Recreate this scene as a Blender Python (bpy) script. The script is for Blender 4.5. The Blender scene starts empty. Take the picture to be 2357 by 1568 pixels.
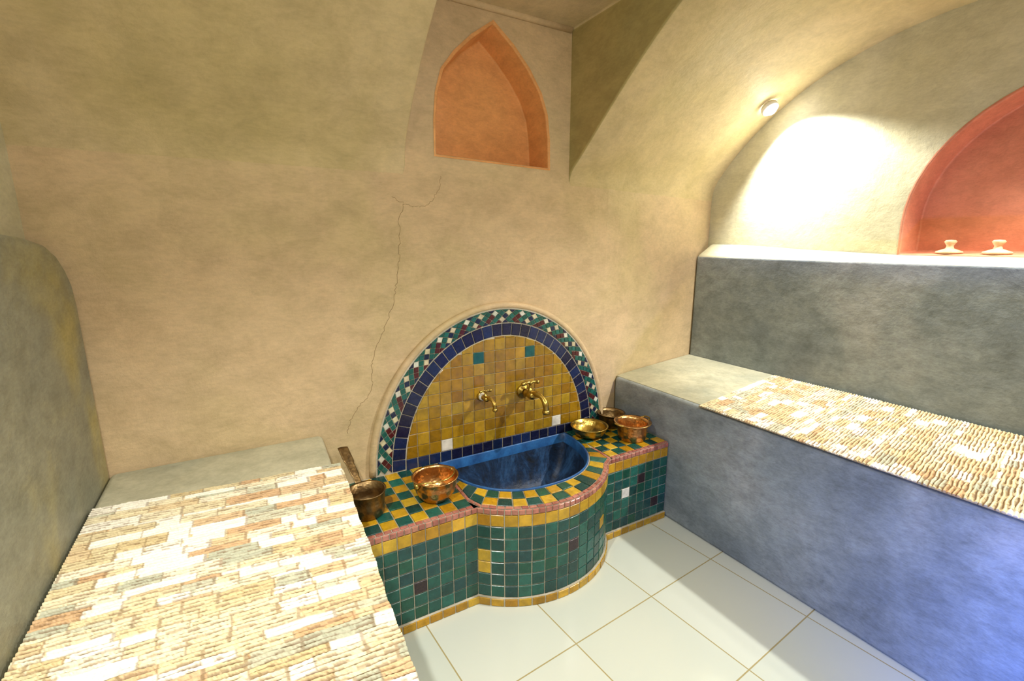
import bpy, bmesh, math, random
from mathutils import Vector
random.seed(7)
S=bpy.context.scene
S.view_settings.view_transform='Standard'

# ---------------------------------------------------------------- materials
def new_mat(name):
    m=bpy.data.materials.new(name); m.use_nodes=True
    nt=m.node_tree; b=nt.nodes['Principled BSDF']
    return m,nt,b
def ramp(nt,fac,stops):
    r=nt.nodes.new('ShaderNodeValToRGB'); e=r.color_ramp.elements
    while len(e)<len(stops): e.new(0.5)
    for i,(p,c) in enumerate(stops):
        e[i].position=p; e[i].color=(*c,1) if len(c)==3 else c
    nt.links.new(fac,r.inputs[0]); return r.outputs[0]
def noise(nt,scale,detail=4,rough=.55,dist=0,vec=None,stretch=None):
    n=nt.nodes.new('ShaderNodeTexNoise'); n.inputs['Scale'].default_value=scale
    n.inputs['Detail'].default_value=detail; n.inputs['Roughness'].default_value=rough
    n.inputs['Distortion'].default_value=dist
    tc=nt.nodes.new('ShaderNodeTexCoord'); src=tc.outputs['Object']
    if stretch:
        mp=nt.nodes.new('ShaderNodeMapping'); mp.inputs['Scale'].default_value=stretch
        nt.links.new(src,mp.inputs[0]); src=mp.outputs[0]
    nt.links.new(src,n.inputs['Vector']); return n.outputs[0]
def mix(nt,f,a,b,mode='MIX'):
    m=nt.nodes.new('ShaderNodeMix'); m.data_type='RGBA'; m.blend_type=mode
    for s,v in ((m.inputs[0],f),(m.inputs[6],a),(m.inputs[7],b)):
        if hasattr(v,'node'): nt.links.new(v,s)
        elif isinstance(v,(int,float)): s.default_value=v
        else: s.default_value=(*v,1)
    return m.outputs[2]
def bump(nt,b,h,strength,dist=.01):
    n=nt.nodes.new('ShaderNodeBump'); n.inputs['Strength'].default_value=strength
    n.inputs['Distance'].default_value=dist
    nt.links.new(h,n.inputs['Height']); nt.links.new(n.outputs[0],b.inputs['Normal'])
def plaster(name,c1,c2,c3,rough=.55,scale=1.3,bs=.12,spec=.3,streak=.86):
    m,nt,b=new_mat(name)
    n1=noise(nt,scale,5,.55,.3); n2=noise(nt,scale*5,9,.72,.3,stretch=(1,1,1.6)); n3=noise(nt,scale*26,6,.7,0,stretch=(1,1,3.0))
    a=ramp(nt,n1,[(.34,c2),(.52,c1),(.68,c3)])
    d=ramp(nt,n2,[(.34,(streak-.04,streak-.04,streak*.93)),(.60,(1.03,1.03,1.03))])
    d3=ramp(nt,n3,[(.33,(streak+.05,)*3),(.6,(1.02,1.02,1.02))])
    c=mix(nt,1.0,a,d,'MULTIPLY'); c=mix(nt,1.0,c,d3,'MULTIPLY'); nt.links.new(c,b.inputs['Base Color'])
    b.inputs['Roughness'].default_value=rough; b.inputs['Specular IOR Level'].default_value=spec
    bump(nt,b,noise(nt,6,8,.66,.2),bs,.025)
    return m
M_wall=plaster('plaster_beige',(.64,.49,.295),(.58,.465,.25),(.68,.505,.30),bs=.36)
M_vault=plaster('plaster_ochre_beige',(.61,.495,.275),(.54,.445,.215),(.66,.54,.33),bs=.36)
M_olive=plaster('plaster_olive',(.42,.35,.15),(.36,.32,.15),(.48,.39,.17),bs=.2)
M_lun=plaster('plaster_cream',(.62,.59,.41),(.57,.53,.33),(.66,.63,.47),bs=.3)
M_grey=plaster('tadelakt_grey',(.28,.325,.345),(.19,.23,.26),(.39,.42,.43),.42,2.0,.25,.45,.74)
M_greyg=plaster('tadelakt_olive',(.28,.28,.20),(.22,.235,.19),(.43,.37,.14),.45,1.8,.25,.4,.76)
M_top=plaster('tadelakt_benchtop',(.43,.42,.30),(.34,.36,.28),(.50,.48,.34),.45,2,.16,.4,.82)
M_org=plaster('plaster_orange',(.82,.40,.145),(.76,.36,.13),(.86,.45,.18),.6,2.5,.25)
M_red=plaster('plaster_red',(.66,.25,.14),(.58,.21,.115),(.72,.30,.17),.6,2.5,.25)
M_clay=plaster('clay',(.68,.44,.26),(.60,.36,.20),(.74,.50,.32),.7,8,.2)

def tile_mat(name,rough=.18):
    m,nt,b=new_mat(name)
    at=nt.nodes.new('ShaderNodeAttribute'); at.attribute_name='Col'
    d=ramp(nt,noise(nt,28,5,.6),[(.3,(.70,.70,.70)),(.65,(1.1,1.1,1.1))])
    nt.links.new(mix(nt,1.0,at.outputs[0],d,'MULTIPLY'),b.inputs['Base Color'])
    r=nt.nodes.new('ShaderNodeMapRange'); r.inputs[3].default_value=rough*.7; r.inputs[4].default_value=rough*2.2
    nt.links.new(noise(nt,40),r.inputs[0]); nt.links.new(r.outputs[0],b.inputs['Roughness'])
    bump(nt,b,noise(nt,35,3),.25,.004)
    return m
M_tile=tile_mat('zellige_glaze')
M_grout=plaster('grout',(.50,.46,.36),(.40,.36,.27),(.6,.55,.44),.9,10,.3)
M_mat,nt,b=new_mat('woven_mat')
at=nt.nodes.new('ShaderNodeAttribute'); at.attribute_name='Col'
nt.links.new(at.outputs[0],b.inputs['Base Color']); b.inputs['Roughness'].default_value=.6
bump(nt,b,noise(nt,180,3),.3,.003)

M_floor,nt,b=new_mat('floor_tiles')
tc=nt.nodes.new('ShaderNodeTexCoord'); mp=nt.nodes.new('ShaderNodeMapping'); mp.vector_type='TEXTURE'
mp.inputs['Location'].default_value=(1.41,1.235,0); mp.inputs['Rotation'].default_value=(0,0,math.radians(4.5))
nt.links.new(tc.outputs['Object'],mp.inputs[0])
br=nt.nodes.new('ShaderNodeTexBrick'); br.offset=0; br.squash=1
br.inputs['Scale'].default_value=1; br.inputs['Brick Width'].default_value=.435; br.inputs['Row Height'].default_value=.435
br.inputs['Mortar Size'].default_value=.0028; br.inputs['Mortar Smooth'].default_value=.2
br.inputs['Color1'].default_value=(.60,.64,.57,1); br.inputs['Color2'].default_value=(.56,.61,.54,1); br.inputs['Mortar'].default_value=(.38,.32,.15,1)
nt.links.new(mp.outputs[0],br.inputs['Vector']); nt.links.new(br.outputs[0],b.inputs['Base Color'])
b.inputs['Roughness'].default_value=.16
inv=nt.nodes.new('ShaderNodeMath'); inv.operation='SUBTRACT'; inv.inputs[0].default_value=1
nt.links.new(br.outputs['Fac'],inv.inputs[1]); bump(nt,b,inv.outputs[0],.3,.003)

def metal(name,c1,c2,rough=.25):
    m,nt,b=new_mat(name); b.inputs['Metallic'].default_value=1
    nt.links.new(ramp(nt,noise(nt,14,6,.7,.5),[(.3,c2),(.6,c1)]),b.inputs['Base Color'])
    b.inputs['Roughness'].default_value=rough
    v=nt.nodes.new('ShaderNodeTexVoronoi'); v.inputs['Scale'].default_value=70
    tc=nt.nodes.new('ShaderNodeTexCoord'); nt.links.new(tc.outputs['Object'],v.inputs['Vector'])
    bump(nt,b,v.outputs[0],.25,.004); return m
M_brass=metal('brass',(.66,.47,.12),(.30,.20,.05),.28)
M_copper=metal('copper',(.70,.40,.16),(.34,.17,.06),.28)
M_old=metal('aged_brass',(.30,.20,.09),(.10,.065,.035),.38)
M_white,nt,b=new_mat('white_plastic'); b.inputs['Base Color'].default_value=(.85,.85,.8,1)
M_blue,nt,b=new_mat('blue_basin_paint')
nt.links.new(ramp(nt,noise(nt,7,9,.78,.6,stretch=(1,1,.5)),[(.38,(.008,.012,.02)),(.5,(.010,.030,.08)),(.66,(.035,.11,.27))]),b.inputs['Base Color'])
b.inputs['Roughness'].default_value=.5; bump(nt,b,noise(nt,30),.6,.007)
M_rimb,nt,b=new_mat('blue_rim_paint')
nt.links.new(ramp(nt,noise(nt,14,6,.7),[(.3,(.01,.05,.18)),(.7,(.03,.16,.45))]),b.inputs['Base Color']); b.inputs['Roughness'].default_value=.4
M_crack,nt,b=new_mat('crack_shadow'); b.inputs['Base Color'].default_value=(.34,.25,.13,1); b.inputs['Roughness'].default_value=.9
M_emit,nt,b=new_mat('lamp_glass'); b.inputs['Emission Color'].default_value=(1,.98,.93,1); b.inputs['Emission Strength'].default_value=60

# ---------------------------------------------------------------- helpers
def add(name,verts,faces,mat,parent=None,smooth=False,bevel=0,seg=3,angle=35,cols=None,fcols=None):
    me=bpy.data.meshes.new(name); me.from_pydata([tuple(v) for v in verts],[],faces); me.update()
    if mat: me.materials.append(mat)
    o=bpy.data.objects.new(name,me); S.collection.objects.link(o)
    if parent: o.parent=parent
    if parent and parent.get('worldspace'): o.location=-parent.location
    if smooth: me.polygons.foreach_set('use_smooth',[True]*len(me.polygons))
    if cols:
        a=me.color_attributes.new('Col','FLOAT_COLOR','POINT')
        a.data.foreach_set('color',[c for col in cols for c in (*col,1)])
    if fcols:
        a=me.color_attributes.new('Col','FLOAT_COLOR','CORNER'); buf=[]
        for p,col in zip(me.polygons,fcols): buf+= [*col,1]*p.loop_total
        a.data.foreach_set('color',buf)
    if bevel:
        md=o.modifiers.new('b','BEVEL'); md.width=bevel; md.segments=seg; md.limit_method='ANGLE'; md.angle_limit=math.radians(angle)
        me.polygons.foreach_set('use_smooth',[True]*len(me.polygons))
        md.harden_normals=True
    return o
def fixn(o):
    bm=bmesh.new(); bm.from_mesh(o.data); bmesh.ops.recalc_face_normals(bm,faces=bm.faces); bm.to_mesh(o.data); bm.free()
def empty(name,loc=(0,0,0),ws=False):
    e=bpy.data.objects.new(name,None); S.collection.objects.link(e); e.location=loc
    if ws: e['worldspace']=1
    return e
def prism(name,poly,axis,a,b,mat,parent=None,**k):
    def P(p,t):
        return (t,p[0],p[1]) if axis=='x' else ((p[0],t,p[1]) if axis=='y' else (p[0],p[1],t))
    n=len(poly); v=[P(p,a) for p in poly]+[P(p,b) for p in poly]
    f=[tuple(range(n)),tuple(range(2*n-1,n-1,-1))]+[(i,i+n,(i+1)%n+n,(i+1)%n) for i in range(n)]
    o=add(name,v,f,mat,parent,**k); fixn(o); return o
def box(name,x0,x1,y0,y1,z0,z1,mat,parent=None,**k):
    return prism(name,[(x0,y0),(x1,y0),(x1,y1),(x0,y1)],'z',z0,z1,mat,parent,**k)
def boolcut(o,cut):
    md=o.modifiers.new('c','BOOLEAN'); md.object=cut; md.operation='DIFFERENCE'; md.solver='EXACT'
    dg=bpy.context.evaluated_depsgraph_get(); me=bpy.data.meshes.new_from_object(o.evaluated_get(dg))
    o.modifiers.remove(md); o.data=me; bpy.data.objects.remove(cut)
def lathe(name,prof,mat,loc=(0,0,0),seg=40,parent=None,rot=None):
    v=[];f=[]
    for i in range(seg):
        a=2*math.pi*i/seg
        for r,z in prof: v.append((r*math.cos(a),r*math.sin(a),z))
    n=len(prof)
    for i in range(seg):
        j=(i+1)%seg
        for k in range(n-1): f.append((i*n+k,j*n+k,j*n+k+1,i*n+k+1))
    o=add(name,v,f,mat,parent,smooth=True); 
    bm=bmesh.new(); bm.from_mesh(o.data); bmesh.ops.remove_doubles(bm,verts=bm.verts,dist=1e-5)
    bmesh.ops.recalc_face_normals(bm,faces=bm.faces); bm.to_mesh(o.data); bm.free()
    o.location=Vector(loc)-(parent.location if parent and parent.get('worldspace') else Vector())
    if rot: o.rotation_euler=rot
    return o
def tube(name,pts,rad,mat,parent=None,seg=14,flat=None):
    pts=[Vector(p) for p in pts]; v=[];f=[]; up=Vector((0.13,.2,1)).normalized()
    if not hasattr(rad,'__len__'): rad=[rad]*len(pts)
    for i,p in enumerate(pts):
        t=(pts[min(i+1,len(pts)-1)]-pts[max(i-1,0)]).normalized()
        a=t.cross(up)
        if a.length<.1: a=t.cross(Vector((1,0,0)))
        a.normalize(); b_=t.cross(a).normalized()
        rr=rad[min(i,len(rad)-1)]
        for k in range(seg):
            th=2*math.pi*k/seg
            v.append(p+a*math.cos(th)*rr*(flat[0] if flat else 1)+b_*math.sin(th)*rr*(flat[1] if flat else 1))
    for i in range(len(pts)-1):
        for k in range(seg):
            l=(k+1)%seg; f.append((i*seg+k,i*seg+l,(i+1)*seg+l,(i+1)*seg+k))
    f.append(tuple(range(seg))[::-1]); f.append(tuple((len(pts)-1)*seg+k for k in range(seg)))
    return add(name,v,f,mat,parent,smooth=True)
def spl(pts,n=6):
    P=[Vector(p) for p in pts]; P=[2*P[0]-P[1]]+P+[2*P[-1]-P[-2]]; out=[]
    for i in range(1,len(P)-2):
        for k in range(n):
            t=k/n; a,b_,c,d=P[i-1],P[i],P[i+1],P[i+2]
            out.append(.5*((2*b_)+(c-a)*t+(2*a-5*b_+4*c-d)*t*t+(3*b_-a-3*c+d)*t**3))
    out.append(P[-2]); return out

# ---------------------------------------------------------------- shell
def sm(t): t=max(0,min(1,t)); return t*t*(3-2*t)
def yw(x):
    if x<1.6: return 2.05
    return 2.05+ (x-1.6)*.178*sm((x-1.6)/.5)
XW,XE=-.56,2.95
DX0,DX1,DZ=.66,1.52,2.51
Z0=1.85
floor=box('floor',-.7,3.3,-1.2,2.5,-.1,0,M_floor)

xs=[-.75]+[1.6+.1*i for i in range(0,17)]
front=[(x,yw(x)) for x in xs]
wn=prism('wall_north',front+[(xs[-1],2.75),(-.75,2.75)],'z',-.05,2.7,M_wall)
nl=[(.80,1.878),(.803,2.02),(.815,2.13),(.845,2.225),(.905,2.30),(.985,2.375),(1.088,2.45)]
nr=[(1.19,2.37),(1.27,2.29),(1.335,2.20),(1.372,2.11),(1.388,2.0),(1.392,1.862)]
no=nl+nr
cut=prism('cut',no,'y',1.9,2.21,None); boolcut(wn,cut)
def liner(name,outl,axis,a,b,mat,lip=.012):
    """niche lining: reveal, back and a thin painted rim"""
    n=len(outl); cx=sum(p[0] for p in outl)/n; cz=sum(p[1] for p in outl)/n
    def off(p,d):
        L=math.hypot(p[0]-cx,p[1]-cz); return (p[0]+(p[0]-cx)/L*d,p[1]+(p[1]-cz)/L*d)
    def P(p,t): return (p[0],t,p[1]) if axis=='y' else (t,p[0],p[1])
    A=[off(p,lip) for p in outl]; B=[off(p,-.003) for p in outl]; C=[off(p,-.02) for p in outl]
    v=[P(p,a-.002) for p in A]+[P(p,a-.0025) for p in B]+[P(p,b-.004) for p in C]
    f=[]
    for r in (0,1):
        for i in range(n): j=(i+1)%n; f.append((r*n+i,r*n+j,(r+1)*n+j,(r+1)*n+i))
    f.append(tuple(2*n+i for i in range(n)))
    o=add(name,v,f,mat,bevel=.008); fixn(o); return o
liner('wall_niche',no,'y',2.05,2.21,M_org)

we=box('wall_east',XE,3.4,-1.3,2.6,-.05,2.75,M_lun)
ar=[(1.136,1.444)]+[(.5+.64*math.cos(t),1.444+.16+.60*math.sin(t)) for t in [math.pi*i/28 for i in range(29)]]+[(-.136,1.444)]
cut=prism('cut',ar,'x',2.8,3.10,None); boolcut(we,cut)
liner('wall_niche.001',ar,'x',XE,3.10,M_red)
box('wall_west',-.95,XW,-1.3,2.6,-.05,2.75,M_lun)
box('wall_south',-.75,3.2,-1.35,-1.05,-.05,2.75,M_wall)

# vault: (q = distance from north wall, z), soft transition at the springing
def prof(q):
    u=abs(1-q/1.4) if q<=1.4 else (0 if q<1.75 else (q-1.75)/1.4)
    return Z0+.70*max(0,1-min(1,u)**2.3)**.84
QC=.966
qt=.06; zt=prof(qt); zs=1.80
line=[(-.006,1.75)]
for i in range(11):
    t=i/10; line.append(((1-t)**2*0+2*t*(1-t)*0+t*t*qt,(1-t)**2*zs+2*t*(1-t)*(zt-qt*1.2)+t*t*zt))
for q in [.09,.13,.18,.23,.28,.34,.4,.47,.54,.62,.7,.78,.87,QC,1.08,1.2,1.4,1.75,1.95,2.15,2.3,2.45,2.6,2.75,2.88,3.0,3.08,3.13,3.15]:
    line.append((q,DZ if q==QC else prof(q)))
NC=[i for i,(q,z) in enumerate(line) if q==QC][0]
def lz(x,k):
    """the vault is hand built: it sags a little beside the recess"""
    q,z=line[k]
    if 0<q<.9:
        z-=.095*math.exp(-((x-1.5)/.45)**2)*math.sin(math.pi*(q/.9)**.55)**1.2
    return z
vx=[-.7,-.4,-.1,.2,.45,DX0,.9,1.1,1.3,DX1]+[1.6+.1*i for i in range(16)]
V=[];F=[];idx={};mi=[]
def vid(p):
    k=tuple(round(c,5) for c in p)
    if k not in idx: idx[k]=len(V); V.append(k)
    return idx[k]
EPS=.0015
for i in range(len(vx)-1):
    for j in range(len(line)-1):
        a,b_=vx[i],vx[i+1]
        ins=(a>=DX0-1e-4 and b_<=DX1+1e-4)
        if ins and j<NC: continue
        p=lambda x,k:(x,yw(x)-line[k][0]-EPS,lz(x,k))
        F.append(tuple(vid(t) for t in (p(a,j),p(b_,j),p(b_,j+1),p(a,j+1)))); mi.append(0)
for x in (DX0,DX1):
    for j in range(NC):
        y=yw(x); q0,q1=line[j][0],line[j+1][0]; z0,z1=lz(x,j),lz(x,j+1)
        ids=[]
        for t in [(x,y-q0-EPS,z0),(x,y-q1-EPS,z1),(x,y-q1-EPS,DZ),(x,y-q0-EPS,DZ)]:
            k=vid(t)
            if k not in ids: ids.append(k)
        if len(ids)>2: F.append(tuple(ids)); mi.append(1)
dx=[x for x in vx if DX0-1e-4<=x<=DX1+1e-4]
for i in range(len(dx)-1):
    for j in range(NC):
        F.append(tuple(vid((x,2.05-q-EPS,DZ)) for x,q in ((dx[i],line[j][0]),(dx[i+1],line[j][0]),(dx[i+1],line[j+1][0]),(dx[i],line[j+1][0])))); mi.append(0)
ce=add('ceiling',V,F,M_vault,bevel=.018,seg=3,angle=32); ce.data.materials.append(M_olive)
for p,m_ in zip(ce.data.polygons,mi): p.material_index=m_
fixn(ce)
tube('trim_3',[(x,2.043,DZ-.004) for x in (DX0+.01,.9,1.1,1.3,DX1-.01)],.016,M_wall)

# benches and ledges
BH=.70
prism('stone_bench',[(-.463,-1.04),(.14,-1.04),(.20,.7),(.243,2.045),(-.463,2.045)],'z',0,BH,M_top,bevel=.02)
rb=empty('stone_bench.001',(2.36,.5,0),True)
bx=[2.797,2.6,2.4,2.2,2.0]
prism('front_block',[(1.930,-1.04),(2.797,-1.04)]+[(x,yw(x)-.003) for x in bx]+[(1.930,yw(1.93)-.003)],'z',0,BH,M_grey,rb,bevel=.022)
prism('seat_top',[(1.952,-1.03),(2.795,-1.03)]+[(x,yw(x)-.004) for x in bx]+[(1.952,yw(1.952)-.004)],'z',BH-.02,BH+.003,M_top,rb,bevel=.003)
ysl=[-1.04,0,1.1,1.6,2.0,2.26]
V=[];F=[];mi=[]
for y in ysl:
    rise=.055*sm((y-1.1)/1.1)
    V+=[(2.80,y,0),(2.80,y,1.408+rise*.05),(2.948,y,1.442+rise),(2.948,y,0)]
for i in range(len(ysl)-1):
    b0=4*i
    for k in range(4):
        l=(k+1)%4; F.append((b0+k,b0+l,b0+4+l,b0+4+k)); mi.append(1 if k==1 else 0)
F+= [(0,1,2,3),tuple(4*(len(ysl)-1)+k for k in (3,2,1,0))]; mi+=[0,0]
lg=add('trim_1',V,F,M_grey,bevel=.016,angle=40); lg.data.materials.append(M_lun)
for p,m_ in zip(lg.data.polygons,mi): p.material_index=m_
fixn(lg)
pts=[(-1.04,0),(2.045,0),(2.045,1.30),(2.03,1.37),(1.99,1.42),(1.93,1.465),(1.85,1.495),(1.7,1.515),(1.5,1.525),(1.3,1.53),(-1.04,1.53)]
prism('trim_2',pts,'x',XW+.001,-.465,M_greyg,bevel=.015,angle=50)

# ---------------------------------------------------------------- mats
PAL=[(.66,.56,.32),(.60,.48,.25),(.72,.64,.42),(.60,.39,.20),(.46,.47,.34),(.84,.80,.66),(.54,.53,.38),(.64,.50,.28),(.68,.58,.34),(.72,.62,.38),(.78,.71,.52),(.62,.45,.25),(.76,.68,.46)]
def woven(name,x0,x1,yfar,slope,y1,z,pitch=.0128,nx=190,lean=0,wmin=.045,wmax=.155,dark=1.0):
    rows=int((yfar-y1)/pitch); V=[];F=[];C=[]
    lay=[];r=0
    while r<rows:
        h=random.choice([1,2,2,3,3,4]); segs=[];x=x0-random.random()*.15
        while x<x1:
            L=random.uniform(wmin,wmax); segs.append((x,x+L,random.choice(PAL),random.random()<.13)); x+=L
        for k in range(h): lay.append([(a+random.uniform(-.007,.007),b_,c,s_) for a,b_,c,s_ in segs])
        r+=h
    prf=[(0,0),(.16,.0022),(.32,.0048),(.62,.0052),(.84,.0026)]
    ph=[random.random()*6 for _ in range(8)]
    for r in range(rows):
        jit=random.uniform(-.08,.08); jc=random.uniform(.90,1.06); pa,pb=random.random()*6,random.random()*6
        for k,(t,h) in enumerate(prf):
            for i in range(nx+1):
                u=i/nx; x=x0+(x1-x0)*u
                yy0=yfar-r*pitch
                xx=x+(.0018*math.sin(r*.21+ph[0])+.0012*math.sin(r*.9+ph[1]))*(1 if u>.5 else 0)-lean*(yfar-yy0)*u
                wob=.10*math.sin(x*60+pa)+.08*math.sin(x*27+pb)
                yy=yfar-(r+t+jit+wob)*pitch+slope*(x-x0)
                zz=z+.003+h*(0.8+.4*random.random())+.001*math.sin(x*9+yy*7)
                V.append((xx,yy,zz))
                c=lay[r][-1][2]; edge=False; slab=False
                for a,b_,cc,s_ in lay[r]:
                    if a<=x<b_: c=cc; edge=(b_-x)<.005; slab=s_; break
                s=random.uniform(.92,1.05)*jc
                brk=math.sin(x*110+pa*3)+math.sin(x*47+pb*5)
                w=0
                if k==0 : w=1 if brk>-1.1 else .45
                elif k==1: w=1 if brk>-.7 else .25
                elif k==4: w=.6 if brk>0 else .08
                if slab: c=(.86,.83,.70); w*=.3
                if edge: w=max(w,.6)
                w=min(1,w*dark)
                br_=(.16,.08,.022)
                c=tuple(c[m]*(1-w)+br_[m]*w for m in range(3))
                C.append(tuple(min(.95,q*s) for q in c))
    W=nx+1; R=rows*5
    for r in range(R-1):
        for i in range(nx): F.append((r*W+i,r*W+i+1,(r+1)*W+i+1,(r+1)*W+i))
    def skirt(ids):
        b0=len(V)
        for k in ids: V.append((V[k][0],V[k][1],z+.0005)); C.append((.35,.25,.14))
        for k in range(len(ids)-1): F.append((ids[k],ids[k+1],b0+k+1,b0+k))
    skirt([i for i in range(W)]); skirt([r*W+nx for r in range(R)]); skirt([r*W for r in range(R)])
    return add(name,V,F,M_mat,cols=C)
woven('woven_mat',-.455,.257,1.765,-.075,-.2,BH,lean=.045)
woven('woven_mat.001',1.915,2.775,1.465,.165,-.6,BH+.004,nx=190,wmin=.035,wmax=.12)

# ---------------------------------------------------------------- fountain
FT=empty('tiled_wall_fountain',(1.09,1.8,0),True)
H=.443; YL=1.585; YR=1.645; XL,XR=.249,1.925
class Tiles:
    def __init__(s): s.v=[];s.f=[];s.c=[]
    def tile(s,P,n,col,h=.004,gap=.0022,bev=.0018,jit=.10):
        P=[Vector(p) for p in P]; c=sum(P,Vector())/len(P); n=Vector(n)
        def sh(g): 
            out=[]
            for p in P:
                d=c-p; L=d.length
                out.append(p+d/L*min(g*1.35,L*.6) if L>1e-6 else p)
            return out
        k=random.uniform(1-jit,1+jit); col=tuple(max(0,min(1,x*k*random.uniform(.96,1.04))) for x in col)
        tl=Vector((random.uniform(-1,1),random.uniform(-1,1),random.uniform(-1,1)))*.0004
        b=len(s.v); m=len(P)
        s.v+= sh(gap); s.v+=[p+n*(h-bev)+tl for p in sh(gap)]; s.v+=[p+n*h+tl for p in sh(gap+bev)]
        for r in (0,1):
            for i in range(m):
                j=(i+1)%m; s.f.append((b+r*m+i,b+r*m+j,b+(r+1)*m+j,b+(r+1)*m+i)); s.c.append(col)
        s.f.append(tuple(b+2*m+i for i in range(m))); s.c.append(col)
    def build(s,name,parent): 
        o=add(name,s.v,s.f,M_tile,parent,fcols=s.c); fixn(o); return o
GREEN=[(.009,.075,.062),(.010,.095,.072),(.007,.055,.048),(.015,.115,.088),(.009,.08,.048),(.010,.065,.065)]
YEL=[(.48,.27,.010),(.54,.32,.015),(.42,.22,.008),(.58,.36,.025)]
NAVY=[(.008,.014,.06),(.010,.022,.085),(.008,.010,.04)]
PINK=[(.42,.16,.12),(.48,.20,.15),(.36,.12,.09)]
WHITE=(.78,.78,.70); BLK=(.03,.015,.02); CREAM=(.70,.62,.42)
rc=random.choice
p0=Vector((.75,YL)); p1=Vector((1.495,YR)); mid=(p0+p1)/2; ch=(p1-p0); half=ch.length/2; sag=.178
R=(half*half+sag*sag)/(2*sag); nrm=Vector((-ch.y,ch.x)).normalized(); cc=mid+nrm*(R-sag)
a0=math.atan2(p0.y-cc.y,p0.x-cc.x); a1=math.atan2(p1.y-cc.y,p1.x-cc.x)
if a0>0:a0-=2*math.pi
if a1>0:a1-=2*math.pi
NA=15
path=[Vector((XL+(p0.x-XL)*i/9,YL)) for i in range(9)]
path+=[cc+R*Vector((math.cos(a0+(a1-a0)*i/NA),math.sin(a0+(a1-a0)*i/NA))) for i in range(NA+1)]
path+=[Vector((p1.x+(XR-p1.x)*i/8,YR)) for i in range(1,9)]
T=Tiles()
rows=[(0.0,.036,'base')]+[(.036+.0548*i,.036+.0548*(i+1),'g') for i in range(6)]+[(.365,.419,'y')]
accent={(4,3):BLK,(16,4):BLK,(26,4):WHITE,(28,5):BLK,(30,2):BLK}
yacc={(9,3),(20,4),(9,4)}
for i in range(len(path)-1):
    a,b_=path[i],path[i+1]; d=(b_-a).normalized(); n=Vector((d.y,-d.x,0))
    for ri,(z0,z1,k) in enumerate(rows):
        col=rc(GREEN) if k=='g' else rc(YEL)
        if k=='g' and (i,ri) in accent: col=accent[(i,ri)]
        if k=='g' and (i,ri) in yacc: col=rc(YEL)
        off=n*(.012 if k=='base' else 0)
        P=[Vector((a.x,a.y,z0))+off,Vector((b_.x,b_.y,z0))+off,Vector((b_.x,b_.y,z1))+off,Vector((a.x,a.y,z1))+off]
        T.tile(P,n,col)
    for s_ in range(2):
        A=a.lerp(b_,s_/2);B=a.lerp(b_,(s_+1)/2)
        T.tile([(A.x,A.y,.419),(B.x,B.y,.419),(B.x,B.y,H),(A.x,A.y,H)],n,rc(PINK),h=.006)
V=[];F=[]
m=len(path)
for p in path: V.append((p.x,p.y,0)); V.append((p.x,p.y,H-.001))
for i in range(m-1): F.append((2*i,2*i+2,2*i+3,2*i+1))
add('masonry_body',V,F,M_grout,FT)
V=[];F=[]
for i,p in enumerate(path):
    d=(path[min(i+1,m-1)]-path[max(i-1,0)]).normalized(); n=Vector((d.y,-d.x))
    q=p+n*.012; V+= [(q.x,q.y,0),(q.x,q.y,.036),(p.x,p.y,.037)]
for i in range(m-1): F+=[(3*i,3*i+3,3*i+4,3*i+1),(3*i+1,3*i+4,3*i+5,3*i+2)]
add('plinth',V,F,M_grout,FT)
WL,WR=.735,1.53; YB=2.035; BC=Vector((1.132,2.02)); RX,RY=.378,.44
def inner(t):
    c_,s_=math.cos(t),math.sin(t); e=2/2.35
    return Vector((BC.x-RX*math.copysign(abs(c_)**e,c_),BC.y-RY*abs(s_)**e))
arc=path[9:9+NA+1]
opoly=[Vector((WL,2.03)),Vector((WL,YL+.0))]+arc+[Vector((WR,YR)),Vector((WR,2.03))]
def outer(p):
    d=(p-BC)
    if d.length<1e-6: return p
    best=None
    for a,b_ in zip(opoly[:-1],opoly[1:]):
        e=b_-a; den=d.x*e.y-d.y*e.x
        if abs(den)<1e-9: continue
        w=a-BC; t=(w.x*e.y-w.y*e.x)/den; u=(w.x*d.y-w.y*d.x)/den
        if t>0 and -1e-4<=u<=1.0001 and (best is None or t<best): best=t
    return BC+d*(best or 1)
NT=26
ts=[math.pi*i/400 for i in range(401)]; L=[0]
for i in range(400): L.append(L[-1]+(inner(ts[i+1])-inner(ts[i])).length)
def t_at(s):
    for i in range(400):
        if L[i+1]>=s: return ts[i]
    return math.pi
tt=[t_at(L[-1]*i/NT) for i in range(NT)]+[math.pi]
up=(0,0,1); grV=[];grF=[]
def gq(P):
    b=len(grV); grV.extend([(p.x,p.y,H-.001) for p in P]); grF.append((b,b+1,b+2,b+3))
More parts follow.
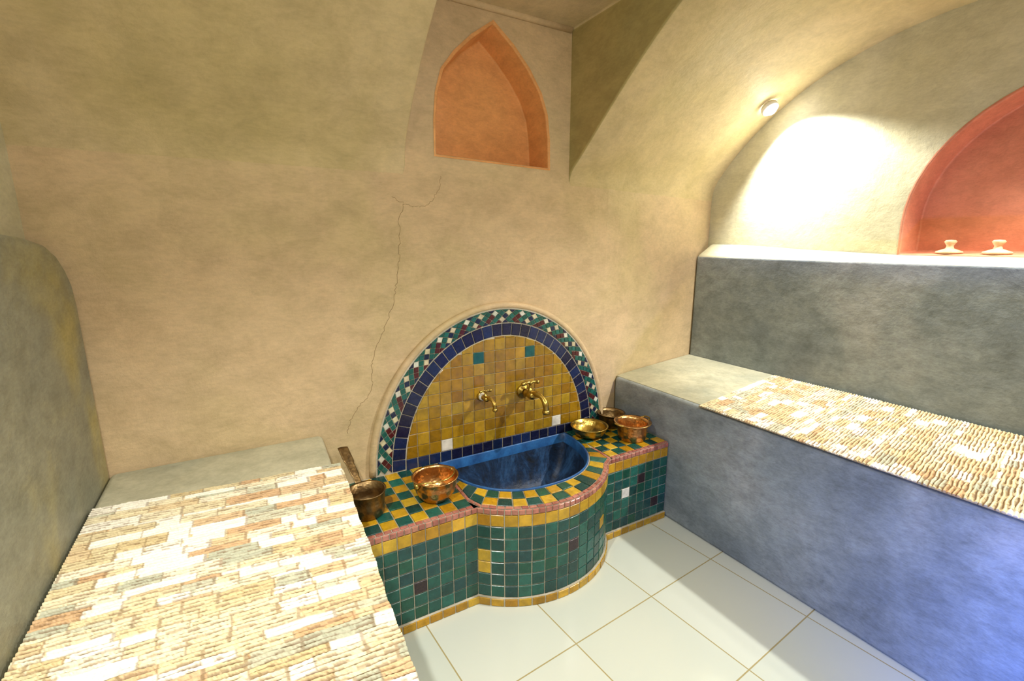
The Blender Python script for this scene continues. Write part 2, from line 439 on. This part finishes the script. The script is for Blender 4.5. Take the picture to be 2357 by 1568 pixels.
for i in range(NT):
    A,B=inner(tt[i]),inner(tt[i+1]); C_,D=outer(B),outer(A); gq([A,B,C_,D])
    A2=A+(D-A).normalized()*.008 if (D-A).length>.02 else A; B2=B+(C_-B).normalized()*.008 if (C_-B).length>.02 else B
    ln=((D-A).length+(C_-B).length)/2; 
    edge=.018
    D2=D-(D-A).normalized()*edge if (D-A).length>.05 else D; C2=C_-(C_-B).normalized()*edge if (C_-B).length>.05 else C_
    nr_=max(1,round(ln/.085))
    for r in range(nr_):
        P=[A2.lerp(D2,r/nr_),B2.lerp(C2,r/nr_),B2.lerp(C2,(r+1)/nr_),A2.lerp(D2,(r+1)/nr_)]
        T.tile([(p.x,p.y,H) for p in P],up,rc(GREEN) if (i+r)%2 else rc(YEL))
    if ln>.05:
        for s_ in range(2):
            P=[D2.lerp(C2,s_/2),D2.lerp(C2,(s_+1)/2),D.lerp(C_,(s_+1)/2),D.lerp(C_,s_/2)]
            T.tile([(p.x,p.y,H) for p in P],up,rc(PINK),gap=.0015)
def wing(xa,xb,yf,nxx,nyy):
    gq([Vector((xa,yf)),Vector((xb,yf)),Vector((xb,2.05)),Vector((xa,2.05))])
    for i in range(nxx):
        for j in range(nyy):
            x0=xa+(xb-xa)*i/nxx;x1=xa+(xb-xa)*(i+1)/nxx;y0=yf+.018+(2.035-yf-.018)*j/nyy;y1=yf+.018+(2.035-yf-.018)*(j+1)/nyy
            T.tile([(x0,y0,H),(x1,y0,H),(x1,y1,H),(x0,y1,H)],up,rc(GREEN) if (i+j)%2 else rc(YEL))
    for i in range(nxx*2):
        x0=xa+(xb-xa)*i/nxx/2;x1=xa+(xb-xa)*(i+1)/nxx/2
        T.tile([(x0,yf,H),(x1,yf,H),(x1,yf+.018,H),(x0,yf+.018,H)],up,rc(PINK),gap=.0015)
wing(XL,WL,YL,8,7); wing(WR,XR,YR,7,6)
add('top_bed',grV,grF,M_grout,FT)

CX,CZ,RA,RB=1.117,.45,.657,.73; YP=2.036
def el(t,inset): return Vector((CX-(RA-inset)*math.cos(t),YP,CZ+(RB-inset)*math.sin(t)))
nf=(0,-1,0)
bk=[el(math.pi*i/60,-.006) for i in range(61)]
bkp=[(p.x,p.z) for p in bk]+[(CX+RA+.006,.40),(CX-RA-.006,.40)]
o=prism('arch_backing',bkp,'y',YP,2.049,M_grout,FT)
def clip(poly,cl):
    out=poly
    for i in range(len(cl)):
        a,b_=cl[i],cl[(i+1)%len(cl)]; inp=out; out=[]
        def side(p): return (b_[0]-a[0])*(p[1]-a[1])-(b_[1]-a[1])*(p[0]-a[0])
        for j in range(len(inp)):
            p,q=inp[j],inp[(j+1)%len(inp)]; sp,sq=side(p),side(q)
            if sp>=0: out.append(p)
            if (sp>=0)!=(sq>=0):
                t=sp/(sp-sq); out.append((p[0]+(q[0]-p[0])*t,p[1]+(q[1]-p[1])*t))
        if len(out)<3: return []
    return out
INN=.138; NV=.072
cl=[(CX+(RA-INN)*math.cos(t),CZ+(RB-INN)*math.sin(t)) for t in [math.pi*i/48 for i in range(49)]]
pt=.0595; g0=.498
for i in range(-1,20):
    for j in range(0,12):
        x0=.598+i*pt; z0=g0+j*pt
        P=clip([(x0,z0),(x0+pt,z0),(x0+pt,z0+pt),(x0,z0+pt)],cl)
        if not P: continue
        ar_=abs(sum(P[k][0]*P[(k+1)%len(P)][1]-P[(k+1)%len(P)][0]*P[k][1] for k in range(len(P))))/2
        if ar_<.0002: continue
        col=rc(YEL); col=tuple(c*.70 for c in col)
        if (i,j) in ((6,7),(11,7)): col=(.012,.10,.085)
        if (i,j) in ((3,0),(14,0)): col=WHITE
        T.tile([(p[0],YP,p[1]) for p in P],nf,col,jit=.12,gap=.0016)
for i in range(18):
    x0=.598+i*.0577
    T.tile([(x0,YP,H),(x0+.0577,YP,H),(x0+.0577,YP,g0),(x0,YP,g0)],nf,rc(NAVY))
def ring(inset):
    tb=[math.pi*i/600 for i in range(601)]; L=[0]
    for i in range(600): L.append(L[-1]+(el(tb[i+1],inset)-el(tb[i],inset)).length)
    def f(s):
        s=max(0,min(L[-1],s)); lo,hi=0,600
        while hi-lo>1:
            md=(lo+hi)//2
            if L[md]<=s: lo=md
            else: hi=md
        return tb[lo]+(tb[hi]-tb[lo])*((s-L[lo])/max(1e-9,L[hi]-L[lo]))
    return f,L[-1]
f1,L1=ring((NV+INN)/2)
NN=34
for i in range(NN):
    t0,t1=f1(L1*i/NN),f1(L1*(i+1)/NN)
    T.tile([el(t0,INN-.003),el(t1,INN-.003),el(t1,NV),el(t0,NV)],nf,rc(NAVY))
f2,L2=ring(NV/2)
ND=54; d=L2/ND; dw=(NV-.006)/2
def mp_(s,w): return el(f2(s),.003+w)
G1=(.010,.10,.08); G2=(.014,.13,.11); MAR=(.08,.012,.015); NVY=(.01,.02,.06); CR=(.62,.56,.38); WT=(.66,.68,.58)
for r in range(0,5):
    w=dw*r/2.0
    for i in range(ND+1):
        s=(i+(.5 if r%2==0 else 0))*d
        pts=[(s-d/2,w),(s,w-dw/2),(s+d/2,w),(s,w+dw/2)]
        if s-d/2<-1e-6 or s+d/2>L2+1e-6: continue
        if r==0: pts=[(s-d/2,0),(s+d/2,0),(s,dw/2)]
        if r==4: pts=[(s-d/2,2*dw),(s,2*dw-dw/2),(s+d/2,2*dw)]
        if r==0: col=[G1,NVY,G2][i%3]
        elif r==4: col=[NVY,G1,MAR][i%3]
        elif r==1: col=[CR,G1,WT,G2][i%4]
        elif r==3: col=[G1,MAR,G2,CR][i%4]
        else: col=[G2,MAR,G1,NVY][i%4]
        T.tile([mp_(a,b_) for a,b_ in pts],nf,col,gap=.0014,bev=.001)
T.build('zellige_tiles',FT)
rp=[Vector((CX-(RA+.016)*math.cos(t),2.047,CZ+(RB+.016)*math.sin(t))) for t in [math.pi*i/60 for i in range(61)]]
tube('plaster_rim',rp,[.017]*61,M_wall,FT,flat=(1,1))
loop=[inner(t) for t in [math.pi*i/48 for i in range(49)]]
nb=16
loop+= [Vector((loop[48].x+(loop[0].x-loop[48].x)*i/nb,2.02)) for i in range(1,nb)]
n=len(loop); ctr=Vector((1.13,1.84))
lv=[(1.012,H+.000),(1.010,H+.007),(.995,H+.009),(.982,H+.003),(.965,.40),(.93,.34),(.87,.27),(.77,.215),(.5,.185),(.2,.18)]
V=[];F=[]
for sc,z in lv:
    for p in loop: q=ctr+(p-ctr)*sc; V.append((q.x,min(q.y,2.033),z))
for r in range(len(lv)-1):
    for i in range(n): j=(i+1)%n; F.append((r*n+i,r*n+j,(r+1)*n+j,(r+1)*n+i))
F.append(tuple((len(lv)-1)*n+i for i in range(n)))
o=add('basin',V,F,M_blue,FT,smooth=True); o.data.materials.append(M_rimb)
for p in list(o.data.polygons)[:4*n]: p.material_index=1
fixn(o)
lathe('drain',[(0,.004),(.018,.004),(.022,.001)],M_old,(1.13,1.84,.1805),parent=FT)

# ---------------------------------------------------------------- faucets
def faucet(name,x,z,s,mat,key=True):
    e=empty(name,(x,YP-.0055,z)); e.scale=(s,s,s)
    rot=(math.pi/2,0,0)
    lathe('flange',[(0,0),(.030,0),(.032,.004),(.028,.010),(.016,.014),(.014,.02)],mat,parent=e,rot=rot)
    lathe('body',[(.013,0),(.013,.025),(.017,.03),(.017,.036),(.013,.042),(.016,.055),(.019,.07),(.016,.085),(.010,.09),(0,.09)],mat,parent=e,rot=rot)
    sp=spl([(0,-.06,0),(0.004,-.085,.012),(.012,-.125,.008),(.018,-.15,-.018),(.02,-.155,-.05)],6)
    rr=[.014-.004*abs(math.sin(i*.35)) if i<18 else .013 for i in range(len(sp))]
    tube('spout',sp,rr,mat,e)
    lathe('nozzle',[(.011,.012),(.016,.008),(.017,0),(.015,-.006),(.010,-.006)],mat,(.02,-.155,-.055),parent=e)
    lathe('stem',[(.012,0),(.012,.012),(.007,.016),(.007,.035),(.010,.038),(.010,.046),(0,.048)],mat,(0,-.062,.012),parent=e)
    if key:
        tube('key',[(-.032,-.062,.052),(-.012,-.062,.056),(.012,-.062,.056),(.032,-.062,.052)],[.009,.005,.005,.009],mat,e)
        for k in (-.036,.036):
            lathe('key_end',[(0,-.010),(.008,-.006),(.010,0),(.008,.006),(0,.010)],mat,(k,-.062,.052),parent=e,seg=16)
    return e
faucet('brass_faucet',1.238,.737,1.2,M_brass)
f=faucet('brass_faucet.001',.995,.748,.75,M_brass,True)
lathe('white_collar',[(0,0),(.022,0),(.026,.006),(.024,.022),(.014,.026)],M_white,(0,-.004,0),parent=f,rot=(math.pi/2,0,0))

# ---------------------------------------------------------------- pots
ZT=H+.0045
def bowlprof(r,h,foot=.6,th=.003,lip=.006):
    o_=[(0,0),(r*foot,0),(r*foot*1.2,h*.05),(r*.88,h*.35),(r*.97,h*.7),(r*.985,h*.94),(r+lip,h),(r+lip,h+.003),(r-.002,h+.002)]
    i_=[(r*.985-th,h*.92),(r*.97-th,h*.7),(r*.88-th,h*.37),(r*foot*1.15,h*.09),(0,h*.07)]
    return o_+i_
e=empty('copper_pot',(.63,1.735,ZT)); 
lathe('bowl',bowlprof(.092,.098,.55),M_copper,parent=e)
e.rotation_euler=(0,0,math.radians(20))
tube('bail',spl([(-.095,0,.09),(-.09,-.02,.105),(-.05,-.06,.108),(0,-.075,.108),(.05,-.06,.108),(.09,-.02,.105),(.095,0,.09)],5),.0035,M_brass,e,seg=8)
for k in (-1,1): lathe('ear',[(0,-.012),(.010,-.010),(.012,0),(.010,.010),(0,.012)],M_brass,(k*.097,0,.088),parent=e,seg=16)
e=empty('brass_saucepan',(.352,1.755,ZT))
lathe('pan',[(0,0),(.058,0),(.064,.006),(.068,.05),(.071,.095),(.076,.10),(.076,.103),(.069,.10),(.065,.05),(.060,.010),(0,.008)],M_old,parent=e)
tube('handle',spl([(-.01,.066,.085),(-.015,.095,.11),(-.028,.15,.155),(-.042,.215,.205)],6),[.007]*3+[.010]*5+[.013]*5+[.016]*6,M_old,e,flat=(1.5,.3))
e=empty('brass_bowl',(1.60,1.915,ZT))
lathe('bowl',[(0,0),(.045,0),(.05,.004),(.082,.022),(.094,.045),(.099,.062),(.104,.064),(.104,.067),(.096,.064),(.090,.045),(.078,.025),(.045,.009),(0,.008)],M_brass,parent=e)
e=empty('brass_bowl.001',(1.80,1.965,ZT))
lathe('bowl',[(0,0),(.040,0),(.045,.004),(.065,.03),(.073,.07),(.076,.083),(.082,.085),(.082,.088),(.073,.085),(.069,.07),(.062,.033),(.04,.009),(0,.008)],M_old,parent=e)
e=empty('copper_pot.001',(1.785,1.775,ZT))
lathe('bowl',[(0,0),(.066,0),(.073,.006),(.079,.04),(.083,.085),(.087,.093),(.101,.096),(.101,.100),(.086,.099),(.079,.085),(.075,.04),(.069,.010),(0,.008)],M_copper,parent=e)
for k in (-1,1): tube('handle',spl([(k*.09,-.03,.097),(k*.112,-.015,.102),(k*.112,.015,.102),(k*.09,.03,.097)],4),.004,M_brass,e,seg=8)

for i,y in enumerate((.955,.785,.635)):
    lathe('clay_incense_holder' if i==0 else 'clay_incense_holder.%03d'%i,[(0,0),(.044,0),(.052,.005),(.05,.012),(.03,.02),(.016,.026),(.013,.038),(.02,.05),(.024,.058),(.018,.065),(0,.067)],M_clay,(3.0,y,1.448))

# ---------------------------------------------------------------- plaster cracks
CK=empty('wall_crack')
def crack(pts,r=.0011):
    P=spl([(x,2.0497,z) for x,z in pts],8)
    tube('hairline',[p+Vector((random.uniform(-.005,.005),0,random.uniform(-.004,.004))) for p in P],r,M_crack,CK,seg=5)
crack([(.649,1.666),(.625,1.60),(.622,1.51),(.614,1.424),(.598,1.33),(.579,1.236),(.53,1.12),(.481,1.012),(.468,.93),(.462,.855),(.40,.79),(.371,.75),(.343,.68)])
crack([(.649,1.666),(.70,1.655),(.756,1.667),(.80,1.72),(.825,1.79)],.0009)
crack([(.60,1.69),(.649,1.666)],.0009)

# ---------------------------------------------------------------- lamps
def lamp(name,loc,direction,power,cone=150,col=(1,.97,.90),blend=.5,size=.03,aim=None):
    e=empty(name,loc); d_=Vector(direction).normalized()
    e.rotation_euler=d_.to_track_quat('-Z','Y').to_euler()
    lathe('ring',[(.030,.02),(.044,.02),(.048,-.004),(.042,-.010),(.031,-.008),(.030,.005)],M_white,parent=e)
    lathe('lens',[(0,-.036),(.014,-.033),(.025,-.024),(.031,-.006)],M_emit,parent=e)
    l=bpy.data.lights.new(name+'_light','SPOT'); l.energy=power; l.color=col; l.spot_size=math.radians(cone); l.spot_blend=blend; l.shadow_soft_size=size
    o=bpy.data.objects.new('bulb',l); S.collection.objects.link(o); o.parent=e; o.location=(0,0,-.07)
    if aim:
        q=e.rotation_euler.to_quaternion().inverted() @ Vector(aim).normalized().to_track_quat('-Z','Y'); o.rotation_euler=q.to_euler()
    return e
lamp('recessed_spotlight',(2.77,1.805,2.262),(-.1,-.6,-.75),115,cone=114,blend=.5,aim=(.40,-.30,-.86),col=(1,.985,.95))
lamp('recessed_spotlight.001',(-.33,.55,2.53),(.15,.0,-1),165,cone=112,blend=.9)
lamp('recessed_spotlight.002',(2.76,.35,2.53),(-.42,.14,-1),215,cone=105,blend=.6)
lamp('added_fill_lamp_mid',(1.0,-.2,2.53),(.0,.4,-1),45,size=.15)  # unseen overhead fill, added to soften the light in the room
lamp('added_fill_lamp_left',(.35,-.55,2.42),(.0,.75,-.75),70,size=.15)  # second added fill behind the view, brightens the left wall
l=bpy.data.lights.new('blue_led_light','SPOT'); l.energy=95; l.color=(.05,.18,1); l.shadow_soft_size=.05; l.spot_size=math.radians(125); l.spot_blend=1
e=empty('blue_led_lamp',(1.35,-.30,.25)); lathe('housing',[(0,0),(.03,0),(.035,-.02),(.03,-.25),(0,-.25)],M_white,parent=e)
o=bpy.data.objects.new('bulb',l); S.collection.objects.link(o); o.parent=e; o.location=(0,0,.05)
o.rotation_euler=Vector((1,.5,.05)).to_track_quat('-Z','Y').to_euler()

w=bpy.data.worlds.new('world'); S.world=w; w.use_nodes=True
w.node_tree.nodes['Background'].inputs[0].default_value=(.9,.85,.75,1); w.node_tree.nodes['Background'].inputs[1].default_value=.3

cam=bpy.data.cameras.new('camera'); cam.sensor_width=36; cam.lens=36*1085/2357; cam.clip_start=.01
co=bpy.data.objects.new('camera',cam); S.collection.objects.link(co); co.location=(0,0,1.5)
co.rotation_euler=(math.radians(90-11.7),0,math.radians(-30)); S.camera=co
